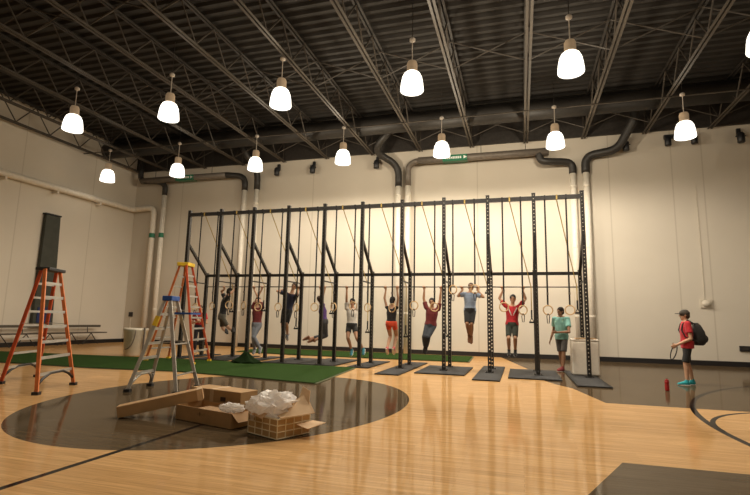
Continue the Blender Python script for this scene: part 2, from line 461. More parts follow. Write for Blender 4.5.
# rubber mats under the posts
WHO = ['the end post by the orange ladder with the yellow cap', 'the second post, beside the black shirted climber', 'the third post, beside the jeans wearer with short maroon shirt', 'the fourth post, beside the navy shirted climber',
       'the fifth post, beside the purple tank top', 'the sixth post, beside the white tee', 'the seventh post, in front of the orange shorts', 'the eighth post, between maroon tee and pale blue tee', 'the ninth post, between pale blue tee and red tee', 'the tenth post, beside the red tee', 'the last post, in front of the white bin']
MATS = [(-10.65, -10.15, 13.1, 15.3), (-9.8, -8.6, 13.15, 15.3), (-8.25, -7.75, 13.12, 15.4), (-7.4, -6.25, 13.15, 15.3), (-6.2, -5.1, 13.15, 15.6), (-4.65, -4.05, 13.08, 15.5),
        (-3.46, -2.85, 11.75, 15.6), (-2.62, -1.36, 12.45, 14.75), (-1.1, -.48, 11.62, 15.4), (-.32, .9, 12.4, 14.85), (1.13, 1.82, 11.5, 15.1)]
for i, (x0, x1, y0, y1) in enumerate(MATS):
    t = empty('rubber_mat', ((x0+x1)/2, (y0+y1)/2, 0), f'black rubber floor mat under {WHO[i]}', 'mat', 'rubber mats under the rig posts')
    MB().box(((x0+x1)/2, (y0+y1)/2, .0145), (x1-x0, y1-y0, .027)).build('edge_frame', 'rubber_edge', t)
    MB().box(((x0+x1)/2, (y0+y1)/2, .0285), (x1-x0-.12, y1-y0-.12, .003)).build('grip_surface', 'rubber', t)

# ------------------------------------------------------------------ rings and straps
RPX = [(195, 307), (212, 306), (229, 305), (243.5, 305.5), (258, 307), (278, 307), (296, 307.5), (314.5, 307), (333.5, 307), (353, 306), (367.5, 307.5), (392, 308), (414, 305.5), (434.5, 307), (453, 289.5), (475, 289), (504, 307), (523, 310), (548, 310), (570, 310)]
BAY = ['the bay of the '+k for k in ('black tee', 'grey jeans', 'navy shirt', 'purple top', 'white tee', 'orange shorts', 'dark jeans', 'blue tee', 'red tee', 'teal tee')]
def ring_obj(i, px, py):
    P = atY(px, py, FY); x, z = P.x, P.z
    bay = i//2; side = 'first' if i % 2 == 0 else 'second'
    t = empty('gymnastic_ring', (x, FY, z), f'wooden gymnastic ring on black strap, {side} from left in {BAY[bay]}', 'gymnastic ring', 'gymnastic rings hung from the rig')
    tilt = random.uniform(-.5, .5); r = .115
    pts = [(x+r*math.cos(a)*math.cos(tilt), FY+r*math.cos(a)*math.sin(tilt), z+r*math.sin(a)) for a in [2*PI*k/28 for k in range(28)]]
    MB().tube(pts, .016, 8, True).build('ring', 'wood_ring', t, True)
    s = MB(); s.bar((x, FY, z+r-.02), (x, FY, 4.57), .042, .006, (0, 1, 0)); s.loop(x, .045)
    st = s.build('strap', 'strap_black', t)
    MB().box((x, FY-.008, z+.42), (.055, .022, .06)).build('buckle', 'bar_steel', st)
    if i % 3 != 1 or i == 18:
        l = .22 if i != 18 else .25
        pts = [(x-.004, FY-.012, z-.09), (x-.035, FY-.012, z-.16), (x-.02, FY-.012, z-.09-l), (x+.02, FY-.012, z-.09-l), (x+.035, FY-.012, z-.16), (x+.004, FY-.012, z-.09)]
        MB().tube(pts, .011, 6).build('strap_tail', 'strap_black', t)
for i, (a, b) in enumerate(RPX): ring_obj(i, a, b)
TOPS = [206, 239.6, 270, 313, 346, 385, 426, 468, 511, 558.5]
ENDZ = [1.5, 1.55, 1.0, 1.5, .95, .85, .90, 2.16, 1.35, 1.63]
for i in range(10):
    xt = PX[i]+.58; xe = PX[i+1]-.10; Y1 = RY-.085; ze = ENDZ[i]
    t = empty('suspension_strap', (xt, FY, ze), f'yellow strap slung from top beam to rear post in {BAY[i]}', 'suspension strap', 'yellow suspension straps on the rig')
    s = MB(); s.loop(xt, .036)
    s.bar((xt, FY+.03, 4.57), (xe, Y1, max(ze+.1, 2.35)), (.024), .008, (0, 1, 0))
    if ze < 2: s.bar((xe, Y1, 2.36), (xe, Y1, ze+.1), (.024), .008, (0, 1, 0))
    s.build('webbing', 'strap_yellow', t)
    h = MB(); h.tube([(xe, Y1, ze+.12), (xe-.06, Y1, ze), (xe+.06, Y1, ze), (xe, Y1, ze+.12)], .014, 6); h.tube([(xe-.07, Y1, ze), (xe+.07, Y1, ze)], .024, 8); h.bar((xe, Y1, ze+.34), (xe, Y1, ze+.1), .04, .02, (0, 1, 0))
    h.build('handle', 'strap_black', t)

# ------------------------------------------------------------------ turf
def turf(name, pts, lab):
    t = empty(name, (pts[0][0], pts[0][1], 0), lab, 'artificial turf')
    cx = sum(p[0] for p in pts)/len(pts); cy = sum(p[1] for p in pts)/len(pts)
    MB().poly(pts, .003, .014).build('backing_edge', 'turf_edge', t)
    ins = []
    for x, y in pts:
        v = V((cx-x, cy-y)); v.normalize(); ins.append((x+v.x*.06, y+v.y*.06))
    MB().poly(ins, .012, .026).build('grass_pile', 'turf', t)
turf('turf_strip', [(-4.0, 9.45), (-7.8, 10.05), (-10.1, 9.75), (-13.1, 9.8), (-18.8, 10.2), (-18.8, 12.35), (-13.5, 12.75), (-10.9, 13.0), (-7, 13.04), (-4.35, 13.02)], 'wide green artificial turf strip under the ladders in front of the rig')
turf('turf_strip', [(-1.65, 16.7), (-1.75, 19.5), (-11.0, 19.5), (-10.6, 16.9), (-8.2, 16.55), (-4, 16.55)], 'narrow green turf strip behind the rig along the far wall')
# folded lump of turf at a post base
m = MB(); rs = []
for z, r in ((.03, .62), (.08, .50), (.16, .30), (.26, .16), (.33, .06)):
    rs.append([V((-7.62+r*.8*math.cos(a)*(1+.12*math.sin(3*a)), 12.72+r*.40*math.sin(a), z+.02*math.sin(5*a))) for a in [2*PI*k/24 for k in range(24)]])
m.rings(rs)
o = m.build('turf_offcut', 'turf_shaded', None, True); tag(o, 'dark green heap of folded turf by the third rig post', 'turf offcut')

# ------------------------------------------------------------------ pipes along the far wall
def elbow(p, c, q, n=7):
    p, c, q = V(p), V(c), V(q); return [((1-t)**2)*p+2*t*(1-t)*c+t*t*q for t in [k/n for k in range(n+1)]]
def downpipe(x, y, zt, lab, band=None, loc_group='white downpipes on the far wall'):
    t = empty('downpipe', (x, y, 0), lab, 'downpipe', loc_group)
    MB().tube([(x, y, .02), (x, y, zt)], .115, 16).build('pipe', 'pipe_white', t, True)
    for z in (1.6, 4.2, 6.6):
        if z < zt-.2: MB().lathe([(.118, z), (.125, z+.01), (.125, z+.05), (.118, z+.06)], (x, y, 0), 16).build('pipe_clamp', 'pipe_white', t)
    if band: MB().lathe([(.117, band), (.119, band+.01), (.119, band+.22), (.117, band+.23)], (x, y, 0), 16, False).build('pipe_marker', 'green_band', t)
    return t
PY = 19.8
t = downpipe(-17.0, PY, 7.35, 'white downpipe with black elbow nearest the side wall, green marker band', 5.15)
MB().tube([(-17.0, PY, 7.3)]+elbow((-17.0, PY, 7.6), (-17.0, PY, 7.98), (-17.4, 19.62, 7.98))+elbow((-17.9, 19.5, 7.98), (-18.3, 19.5, 7.98), (-18.3, 19.5, 8.4))+[(-18.3, 19.5, 8.9)], .13, 14).build('black_elbow', 'pipe_black', t, True)
# horizontal pipe on the side wall that turns the corner and comes down
t = empty('corner_pipe', (-17.55, PY, 0), 'cream pipe along the side wall turning the corner and dropping to the floor', 'pipe')
pts = [(XL+.16, YF+.1, 6.42)]+[(XL+.16, 19.3, 6.62)]+elbow((XL+.16, 19.5, 6.62), (XL+.16, PY, 6.62), (XL+.45, PY, 6.66))+[(-18.1, PY, 6.68)]+elbow((-17.85, PY, 6.68), (-17.55, PY, 6.68), (-17.55, PY, 6.35))+[(-17.55, PY, .02)]
MB().tube(pts, .135, 16).build('pipe', 'pipe_white', t, True)
MB().lathe([(.137, 5.15), (.139, 5.16), (.139, 5.37), (.137, 5.38)], (-17.55, PY, 0), 16, False).build('pipe_marker', 'green_band', t)
for yy in (13.2, 15.4, 17.6): MB().box((XL+.16, yy, 6.32+.2*(yy/19.3)*.5), (.3, .08, .12)).build('pipe_bracket', 'pipe_white', t)
t = downpipe(-12.45, PY, 7.35, 'white downpipe with black elbow joining the grey pipe above the first rig posts')
MB().tube([(-12.45, PY, 7.3)]+elbow((-12.45, PY, 7.6), (-12.45, PY, 8.0), (-12.85, 19.7, 8.02))+[(-13.2, 19.5, 8.02)]+[(-13.5, 19.5, 8.02)], .14, 14).build('black_elbow', 'pipe_black', t, True)
t = downpipe(-11.8, PY, 7.35, 'white downpipe whose black top goes straight up into the roof above the third rig post')
MB().tube([(-11.8, PY, 7.3), (-11.8, PY, 7.7)]+elbow((-11.8, PY, 7.8), (-11.8, PY, 8.3), (-12.0, 19.2, 8.7))+[(-12.2, 18.8, 9.3)], .14, 14).build('black_elbow', 'pipe_black', t, True)
t = downpipe(-4.92, PY, 7.1, 'white downpipe behind the middle of the rig with black elbow rising to roof')
MB().tube([(-4.92, PY, 7.05), (-4.92, PY, 7.35)]+elbow((-4.92, PY, 7.5), (-4.92, PY, 8.0), (-5.35, 19.5, 8.2))+elbow((-5.55, 19.3, 8.3), (-5.9, 18.9, 8.5), (-5.2, 18.6, 8.9))+[(-4.9, 18.5, 9.4)], .15, 14).build('black_elbow', 'pipe_black', t, True)
t = downpipe(-4.5, PY, 7.1, 'thinner white downpipe behind the middle of the rig, joined to the horizontal grey pipe')
MB().tube([(-4.5, PY, 7.05), (-4.5, PY, 7.5)]+elbow((-4.5, PY, 7.7), (-4.5, PY, 8.0), (-4.1, 19.55, 8.02))+[(-3.8, 19.5, 8.02)], .13, 14).build('grey_elbow', 'duct_grey', t, True)
t = downpipe(2.08, PY, 7.2, 'white downpipe behind the last rig post, its black elbow turning towards the rig')
MB().tube([(2.08, PY, 7.15), (2.08, PY, 7.25)]+elbow((2.08, PY, 7.35), (2.08, PY, 7.62), (1.75, 19.7, 7.62))+[(1.4, 19.6, 7.62)]+elbow((1.1, 19.5, 7.62), (.85, 19.5, 7.62), (.85, 19.5, 7.9))+[(.85, 19.5, 8.02)], .14, 14).build('black_elbow', 'pipe_black', t, True)
t = downpipe(2.55, PY, 7.2, 'white downpipe outermost past the last rig post, its black elbow climbing away to the roof')
MB().tube([(2.55, PY, 7.15), (2.55, PY, 7.3)]+elbow((2.55, PY, 7.45), (2.55, PY, 7.85), (2.95, 19.7, 7.85))+elbow((3.3, 19.6, 7.87), (3.7, 19.5, 7.9), (3.85, 19.4, 8.25))+[(4.15, 19.2, 8.8), (4.25, 19.0, 9.3)], .155, 14).build('black_elbow', 'pipe_black', t, True)
def main_pipe(x0, x1, lab, mark):
    t = empty('drain_pipe', (x0, 19.5, 8.02), lab, 'drain pipe', 'horizontal drain pipes under the roof')
    MB().tube([(x0, 19.5, 8.02), (x1, 19.5, 8.02)], .15, 16).build('pipe', 'duct_grey', t, True)
    n = 3
    for k in range(n):
        x = x0+(x1-x0)*(k+.5)/n
        MB().tube([(x, 19.5, 8.15), (x, 19.5, 9.6)], .012, 6).build('hanger_rod', 'dark_steel', t)
    g = MB().bar((mark-.50, 19.5, 8.0), (mark+.50, 19.5, 8.0), .33, .25).build('pipe_marker', 'green_band', t)
    mk_ = MB(); x = mark-.36
    random.seed(3)
    for k in range(9):
        h = random.choice((.07, .1, .1)); mk_.box((x, 19.5-.173, 8.0), (.055, .006, h)); x += .075
    mk_.rings([[V((mark+.36+px, 19.5-.17+dy, 8.0+pz)) for px, pz in ((0, .07), (.14, 0), (0, -.07))] for dy in (-.006, 0)])
    mk_.build('marker_lettering', 'white_mark', g)
main_pipe(-18.2, -13.3, 'grey horizontal drain pipe with a green marker below the second lamp of the far row', -15.55)
main_pipe(-4.0, 1.2, 'grey horizontal drain pipe with a green marker above the middle of the rig', -2.45)

# black spotlights along the wall head
for i, (x, lab) in enumerate([(-10.73, 'above the third rig post'), (-8.93, 'above the fourth rig post'), (-5.9, 'beside the black elbow above mid rig'), (3.98, 'past the black elbow above the last post'), (7.72, 'nearest the right picture edge')]):
    z = 8.1
    t = empty('wall_spotlight', (x, 19.9, z), f'small black spotlight at the wall head {lab}', 'spotlight', 'black spotlights at the wall head')
    MB().box((x, 19.86, z+.22), (.12, .10, .3)).build('bracket', 'black_plastic', t)
    MB().lathe([(.10, z-.22), (.12, z-.2), (.12, z+.1), (.07, z+.16)], (x, 19.68, 0), 14).build('lamp_can', 'black_plastic', t, True)
    MB().tube([(x-.16, 19.7, z+.03), (x+.16, 19.7, z+.03)], .02, 6).build('yoke', 'black_plastic', t)
t = empty('spotlight_bar', (5.85, 19.8, 8.3), 'black twin spotlight bar on the far wall behind the last lamp of the far row', 'spotlight bar')
MB().box((5.85, 19.85, 8.36), (1.05, .14, .14)).build('bar', 'black_plastic', t)
for x in (5.42, 6.28): MB().lathe([(.09, 7.98), (.11, 8.0), (.11, 8.28), (.06, 8.34)], (x, 19.75, 0), 14).build('lamp_can', 'black_plastic', t, True)
# small wall devices
t = empty('wall_beacon', (6.31, 19.95, 2.15), 'small cream dome device on the far wall above the capped man', 'wall device')
MB().ball((6.31, 19.93, 2.15), .15, 16, 10, (1, .55, .8)).build('dome', 'cream_plastic', t, True)
MB().box((6.31, 19.975, 2.15), (.36, .05, .30)).build('back_plate', 'cream_plastic', t)
MB().tube([(6.28, 19.985, 2.3), (6.28, 19.985, 6.5)], .010, 6).build('conduit', 'cream_plastic', t)
t = empty('outlet_box', (7.36, 19.95, .62), 'small dark outlet box low on the far wall at the right picture edge', 'outlet box')
MB().box((7.36, 19.97, .62), (.30, .06, .18)).build('box', 'black_plastic', t)
MB().box((7.36, 19.935, .62), (.2, .012, .1)).build('cover', 'dark_steel', t)
t = empty('wall_outlet', (-18.55, 19.97, 1.25), 'small dark switch box on the far wall between ladder and bin, with thin conduit', 'switch box')
MB().box((-18.55, 19.97, 1.36), (.2, .06, .22)).build('box', 'dark_steel', t)
MB().tube([(-18.55, 19.985, 1.25), (-18.55, 19.985, .2)], .03, 8).build('conduit', 'pipe_white', t)

# dark pad panel on the side wall
t = empty('wall_pad', (XL+.1, 15.5, .78), 'tall dark grey padded panel on the side wall behind the orange ladder', 'wall pad')
MB().hexa([(XL+.02, 15.05, .78), (XL+.2, 15.05, .78), (XL+.2, 15.95, .78), (XL+.02, 15.95, .78)], [(XL+.02, 15.1, 5.38), (XL+.2, 15.1, 5.38), (XL+.2, 15.75, 5.38), (XL+.02, 15.75, 5.38)]).build('pad', 'pad_grey', t, False, .02)
MB().box((XL+.215, 15.5, 1.25), (.03, .62, .62)).build('blue_patch', 'pad_blue', t)['label'] = 'dark blue square patch'
MB().box((XL+.11, 15.42, 5.42), (.2, .72, .06)).build('top_cap', 'black_plastic', t)

# low bench with zigzag legs by the side wall
t = empty('low_bench', (-18.0, 14.2, 0), 'long low bench with zigzag metal legs by the side wall behind the orange ladder', 'bench')
MB().box((-18.3, 15.6, .52), (.35, 5.2, .05)).build('seat_plank', 'bench_wood', t)
MB().box((-18.55, 15.6, .80), (.04, 5.2, .10)).build('back_rail', 'bench_wood', t)
y = 13.1
while y < 18.0:
    MB().tube([(-18.3, y, .03), (-18.3, y+.4, .5), (-18.3, y+.8, .03)], .022, 8).build('leg', 'dark_steel', t)
    MB().tube([(-18.5, y+.4, .5), (-18.56, y+.4, .8)], .016, 6).build('rail_support', 'dark_steel', t); y += 1.0

# ------------------------------------------------------------------ ladders
def ladder(name, lab, A, B, C, D, top, half, capd, z, n, mats, cap_m, rear_steps=False, foot_m='black_plastic', z0=0., arch=True, cap_h=.09):
    """front frame feet B (low-x end of the cap) and D; rear frame feet A and C; top = cap centre; half = half cap vector along its length"""
    t = empty(name, (top[0], top[1], 0), lab, 'ladder', 'stepladders on the court')
    A, B, C, D = [V((p[0], p[1], z0+.035)) for p in (A, B, C, D)]
    c = V((top[0], top[1], z)); h = V((half[0], half[1], 0))
    f = ((B+D)/2-(A+C)/2); f.z = 0; f.normalize(); f *= capd/2
    tB, tD, tA, tC = c-h+f, c+h+f, c-h-f, c+h-f
    wid = h.normalized()
    for (p, q), m in zip(((B, tB), (D, tD), (A, tA), (C, tC)), (mats[0], mats[0], mats[1], mats[1])):
        MB().bar(p, q, .058, .03, wid).build('rail', m, t)
        fo = MB().box((p.x, p.y, p.z-.01), (.10, .10, .05), math.atan2(wid.y, wid.x)).build('foot', foot_m, t)
    for k in range(1, n+1):
        u = k/(n+1)
        a, b = B.lerp(tB, u), D.lerp(tD, u)
        MB().bar(a, b, .05, .022, f).build('step', 'aluminium', t)
        a, b = A.lerp(tA, u), C.lerp(tC, u)
        if rear_steps: MB().bar(a, b, .04, .022, f).build('step', 'aluminium', t)
        elif k % 2: MB().bar(a, b, .03, .02).build('rear_brace', mats[2], t)
    for p, tp, q, tq in ((B, tB, A, tA), (D, tD, C, tC)):
        MB().bar(p.lerp(tp, .52), q.lerp(tq, .52), .02, .008, (0, 0, 1)).build('spreader', 'aluminium', t)
    if arch:
        for p, tp, q, tq in ((B, tB, D, tD),)+(((A, tA, C, tC),) if rear_steps else ()):
            s, e = p.lerp(tp, .05), q.lerp(tq, .05); up = (tp-p).normalized()*.17
            MB().tube([s, s.lerp(e, .14)+up*.6, s.lerp(e, .32)+up, s.lerp(e, .68)+up, s.lerp(e, .86)+up*.6, e], .022, 8).build('arch_brace', mats[2], t, True)
    ang = math.atan2(h.y, h.x)
    MB().box((c.x, c.y, z+cap_h/2-.02), (h.length*2+.07, capd+.08, cap_h), ang).build('top_cap', cap_m, t, False, .012)
    return t
ladder('stepladder', 'tall orange stepladder with black top cap on bare wood near the side wall', (-9.23, 6.94), (-7.53, 6.26), (-9.66, 8.0), (-8.01, 7.38), (-8.6, 7.15), (-.10, .24), .17, 2.12, 7, ('orange_fiberglass', 'red_fiberglass', 'black_plastic'), 'black_plastic', True, cap_h=.06)
t = ladder('stepladder', 'aluminium stepladder with blue top cap beside the cardboard cartons', (-5.60, 7.2), (-6.51, 7.1), (-5.80, 8.05), (-6.70, 7.86), (-6.16, 7.58), (-.04, .14), .10, 1.60, 5, ('aluminium', 'aluminium', 'aluminium'), 'blue_plastic', False)
_b, _t = V((-6.51, 7.1, .035)), V((-6.16+.04-.05, 7.58-.14-.01, 1.60))
MB().bar(_b.lerp(_t, .70), _b.lerp(_t, .81), .075, .045, (-.04, .14, 0)).build('warning_label', 'yellow_plastic', t)
MB().box((-5.93, 7.78, 1.36), (.30, .46, .035), .25).build('pail_shelf', 'blue_plastic', t)
t = ladder('stepladder', 'tall red orange stepladder with yellow top cap on the turf beside the first rig post', (-10.45, 12.0), (-8.55, 11.6), (-10.45, 12.95), (-8.85, 12.75), (-9.55, 12.28), (-.05, .20), .26, 2.80, 8, ('red_fiberglass', 'orange_fiberglass', 'orange_fiberglass'), 'yellow_plastic', True, 'yellow_plastic', .026, False, .11)

# ------------------------------------------------------------------ bin, white box, bottle
bx, by = -12.25, 13.5
t = empty('waste_bin', (bx, by, 0), 'large off white round bin with a looped handle, near the far end of the turf', 'bin')
MB().lathe([(.30, .003), (.32, .03), (.365, .80), (.385, .82), (.385, .88), (.355, .89), (.34, .80), (.31, .08)], (bx, by, 0), 32).build('tub', 'bucket_white', t, True)
MB().tube([(bx-.05+.36*math.cos(a), by-.36, .84-.62*math.sin(a)) for a in [PI*k/14*.5 for k in range(15)]], .016, 8).build('handle_loop', 'duct_grey', t, True)
MB().tube([(bx+.41, by-.10, .05), (bx+.43, by-.10, .92)], .03, 8).build('side_pole', 'duct_grey', t)
px, py = 1.575, 13.98
t = empty('storage_bin', (px, py, .03), 'tall white rounded storage bin standing behind the last rig post', 'bin')
MB().box((px, py, .03+.43), (.66, .42, .86)).build('body', 'box_white', t, False, .035)
MB().box((px, py, .03+.885), (.665, .425, .05)).build('lid', 'box_white', t, False, .015)
MB().box((px+.02, py-.1, .03+.93), (.5, .2, .03), .1).build('folded_cloth', 'cardboard_light', t)
bx, by = 2.86, 11.63
t = empty('water_bottle', (bx, by, 0), 'red plastic water bottle alone on the grey floor', 'bottle')
MB().lathe([(.03, .002), (.04, .006), (.042, .02), (.042, .12), (.036, .14), (.036, .15), (.042, .165), (.042, .19), (.032, .21)], (bx, by, 0), 20).build('body', 'bottle_red', t, True)
MB().lathe([(.034, .205), (.034, .225), (.02, .232)], (bx, by, 0), 18).build('cap', 'bottle_red', t, True)
MB().lathe([(.011, .23), (.013, .25), (.009, .26)], (bx, by, 0), 12).build('spout', 'black_plastic', t, True)

# ------------------------------------------------------------------ cartons
def panel(mb, p, q, r, s_, th):
    p, q, r, s_ = map(V, (p, q, r, s_)); n = (q-p).cross(s_-p).normalized()*th
    return mb.rings([[p, q, r, s_], [p+n, q+n, r+n, s_+n]])
# low open carton: local frame along u
u = V((1.0, -.28, 0)).normalized(); v = V((.28, 1, 0)).normalized(); o0 = V((-4.28, 5.54, .004)); Lc, Wc, Hc = 1.02, .40, .175
t = empty('carton', o0, 'low open brown carton with dark print, lying under the long slanted carton', 'carton', 'cardboard cartons by the aluminium ladder')
c00, c10, c11, c01 = o0, o0+u*Lc, o0+u*Lc+v*Wc, o0+v*Wc
Z = V((0, 0, Hc)); b = MB()
for a_, b_ in ((c00, c10), (c10, c11), (c11, c01), (c01, c00)): panel(b, a_, b_, b_+Z, a_+Z, -.008 if False else .006)
panel(b, c00, c10, c11, c01, .006)
bo = b.build('box_body', 'cardboard', t)
e = MB(); panel(e, c01+Z, c11+Z, c11+Z+v*.12-V((0, 0, .05)), c01+Z+v*.12-V((0, 0, .05)), .005); e.build('flap', 'cardboard_inside', t)
e = MB(); panel(e, c10+Z, c11+Z, c11+Z+u*.12-V((0, 0, .09)), c10+Z+u*.12-V((0, 0, .09)), .005); e.build('flap', 'cardboard_inside', t)
e = MB(); panel(e, c00+Z*.75+u*.25+v*.06, c00+Z*.75+u*.9+v*.06, c00+Z*.75+u*.9+v*.32, c00+Z*.75+u*.25+v*.32, .01); e.build('packing_sheet', 'cardboard_inside', t)
k = MB(); w0 = o0+u*.40-v*.003+V((0, 0, .105))
for i, (wd, hh) in enumerate(((.04, .035), (.042, .052), (.036, .042), (.042, .052), (.038, .034))):
    p = w0+u*(i*.043); ring_ = [p+u*(wd/2+wd/2*math.cos(a))+V((0, 0, hh/2*math.sin(a))) for a in [2*PI*q_/12 for q_ in range(12)]]
    k.rings([ring_, [q_-v*.003 for q_ in ring_]])
k.build('printed_mark', 'print_ink', bo)
k = MB(); w0 = o0+u*.06-v*.003+V((0, 0, .07)); k.rings([[w0, w0+u*.09, w0+u*.09+V((0, 0, .06)), w0+V((0, 0, .06))], [q-v*.002 for q in (w0, w0+u*.09, w0+u*.09+V((0, 0, .06)), w0+V((0, 0, .06)))]]); k.build('printed_mark', 'cardboard_inside', bo)

def carton(lab, p, q, w, h, ref):
    p, q = V(p), V(q); t = empty('carton', p, lab, 'carton', 'cardboard cartons by the aluminium ladder')
    bd = MB().bar(p, q, w, h, ref).build('box_body', 'cardboard', t, False, .006)
    return t, bd, p, q
# long slanted carton: its far end rests on the low carton's rim
pL = V((-4.99, 5.32, .078)); pR = V((-4.14, 5.88, .285))
t, bd, p, q = carton('long narrow brown carton lying slanted with one end raised on the open carton', pL, pR, .20, .14, (0, 0, 1))
d_ = (pR-pL); s_, tt = frame(d_, (0, 0, 1))
MB().bar(p.lerp(q, .93), p.lerp(q, .99), .206, .146, (0, 0, 1)).build('tape', 'tape', bd)
t, bd, p, q = carton('brown carton lying flat behind the slanted carton, on the turf side', (-4.72, 6.62, .135), (-3.74, 6.40, .135), .34, .26, (0, 0, 1))
k = MB(); s_, tt = frame(q-p, (0, 0, 1)); nrm = s_ if s_.y < 0 else -s_
w0 = p.lerp(q, .62)+nrm*.1735; uu = (q-p).normalized()
k.rings([[w0+nrm*z_+uu*.1+V((0, 0, .04)), w0+nrm*z_+V((0, 0, .04)), w0+nrm*z_+V((0, 0, -.02)), w0+nrm*z_+uu*.1+V((0, 0, -.02))] for z_ in (0, .003)])
k.build('printed_mark', 'print_ink', bd)
MB().bar(p.lerp(q, .40), p.lerp(q, .47), .346, .266, (0, 0, 1)).build('tape', 'tape', bd)

# wire crate with cardboard lining
ua = V((.47, -.20, 0)).normalized(); va_ = V((.20, .47, 0)).normalized()
A0 = V((-3.02, 5.20, .006)); La, Lb, Hh = .50, .46, .205
t = empty('wire_crate', A0, 'cream wire crate lined with brown cardboard, full of packing, nearest the camera', 'crate')
q = [A0, A0+ua*La, A0+ua*La+va_*Lb, A0+va_*Lb]; b = MB(); Z = V((0, 0, Hh))
for i in range(4): panel(b, q[i], q[(i+1) % 4], q[(i+1) % 4]+Z*.97, q[i]+Z*.97, .006)
panel(b, q[0], q[1], q[2], q[3], .006)
b.build('cardboard_lining', 'crate_lining', t)
w = MB(); cen = (q[0]+q[2])/2
Q = [cen+(p-cen)*1.03 for p in q]
for i in range(4):
    a_, b_ = Q[i], Q[(i+1) % 4]
    for k in range(4):
        z = V((0, 0, .004+Hh*k/3)); w.tube([a_+z, b_+z], .0065, 6)
    for k in range(4):
        pp = a_.lerp(b_, k/4); w.tube([pp, pp+Z], .0065, 6)
w.build('wire_frame', 'wire_cream', t)
# crumpled clear wrap
from mathutils import noise
def crumple(name, c, sc, seed, lab, amp=.42):
    bm = bmesh.new(); bmesh.ops.create_icosphere(bm, subdivisions=5, radius=1)
    off = V((seed*3.7, seed*1.3, -seed*2.1))
    def rid(p, f): return 1-abs(noise.noise(p*f+off))*2.2
    for vv in bm.verts:
        n = vv.co.normalized(); p = n+off
        k = .66*rid(n, 1.5)+.30*rid(n*V((1, .55, 1.6)), 3.1)+.07*rid(n, 8.)
        w = V((noise.noise(n*3+off), noise.noise(n*3-off), noise.noise(n*3+off*2)))*.16
        m_ = 1-amp+amp*k
        vv.co = V(((n.x+w.x)*sc[0]*m_, (n.y+w.y)*sc[1]*m_, (n.z+w.z)*sc[2]*m_))
    mb = MB(); mb.bm.free(); mb.bm = bm
    o = mb.build(name, 'clear_wrap'); o.location = c; tag(o, lab, 'packing wrap', 'clear packing wrap')
    return o
cc = (q[0]+q[2])/2
crumple('plastic_wrap', (cc.x-.06, cc.y-.04, .30), (.34, .28, .20), 5, 'big crumpled ball of clear plastic wrap heaped in the wire crate')
crumple('plastic_wrap', (-3.40, 5.42, .215), (.19, .085, .07), 9, 'small crumpled clear plastic wrap on the open carton rim')
crumple('plastic_wrap', (-5.12, 6.75, .055), (.08, .05, .065), 12, 'tiny white scrap of plastic on the floor by the ladder foot')
def sheet(lab, pts, parent=None):
    b = MB(); pts = [V(p) for p in pts]
    n = (pts[1]-pts[0]).cross(pts[2]-pts[0]).normalized()*.006
    c = sum(pts, V())/len(pts)+n*5
    b.rings([pts, [p+n for p in pts]])
    o = b.build('cardboard_sheet', 'cardboard_light'); tag(o, lab, 'cardboard', 'torn cardboard sheets in the crate'); return o
sheet('torn light cardboard sheet leaning out over the crate corner beside the wrap', [cc+ua*.06-va_*.14+V((0, 0, .24)), cc+ua*.27-va_*.20+V((0, 0, .215)), cc+ua*.42+va_*.16+V((0, 0, .25)), cc+ua*.17+va_*.24+V((0, 0, .42))])
sheet('small torn cardboard piece standing up at the back of the crate', [cc+ua*.08+va_*.20+V((0, 0, .30)), cc+ua*.30+va_*.18+V((0, 0, .32)), cc+ua*.26+va_*.23+V((0, 0, .47)), cc+ua*.11+va_*.25+V((0, 0, .50))])
sheet('brown cardboard flap folded over the front rim of the crate', [cc-ua*.24-va_*.26+V((0, 0, .225)), cc+ua*.04-va_*.28+V((0, 0, .19)), cc+ua*.06-va_*.14+V((0, 0, .30)), cc-ua*.20-va_*.10+V((0, 0, .30))])
sheet('flat cardboard sheet jutting low from behind the crate', [cc+ua*.27+va_*.02+V((0, 0, .12)), cc+ua*.46+va_*.02+V((0, 0, .10)), cc+ua*.50+va_*.26+V((0, 0, .14)), cc+ua*.27+va_*.28+V((0, 0, .13))])

# ------------------------------------------------------------------ people
DG = bpy.context.evaluated_depsgraph_get
def solidify(mb, name, m, parent, vox, smooth_it=3):
    """fuse overlapping lofts into one continuous skin"""
    bmesh.ops.recalc_face_normals(mb.bm, faces=mb.bm.faces[:])
    me = bpy.data.meshes.new('tmp'); mb.bm.to_mesh(me); mb.bm.free()
    o = bpy.data.objects.new('tmp', me); COL.objects.link(o)
    r = o.modifiers.new('r', 'REMESH'); r.mode = 'VOXEL'; r.voxel_size = vox
    s = o.modifiers.new('s', 'SMOOTH'); s.iterations = smooth_it; s.factor = .5
    dg = DG(); dg.update(); me2 = bpy.data.meshes.new_from_object(o.evaluated_get(dg))
    bpy.data.objects.remove(o); bpy.data.meshes.remove(me)
    me2.name = name
    for p in me2.polygons: p.use_smooth = True
    me2.materials.clear(); me2.materials.append(M[m])
    ob = bpy.data.objects.new(name, me2); COL.objects.link(ob)
    ob.parent = parent; me2.transform(world(parent).inverted())
    return ob
def ik(a, b, l1, l2, hint):
    a, b = V(a), V(b); d = b-a; L = min(d.length, (l1+l2)*.999); u = d.normalized()
    x = (l1*l1-l2*l2+L*L)/(2*L); h = math.sqrt(max(0, l1*l1-x*x))
    n = V(hint)-u*V(hint).dot(u); n = n.normalized() if n.length > 1e-4 else V((0, 0, 0))
    return a+u*x+n*h
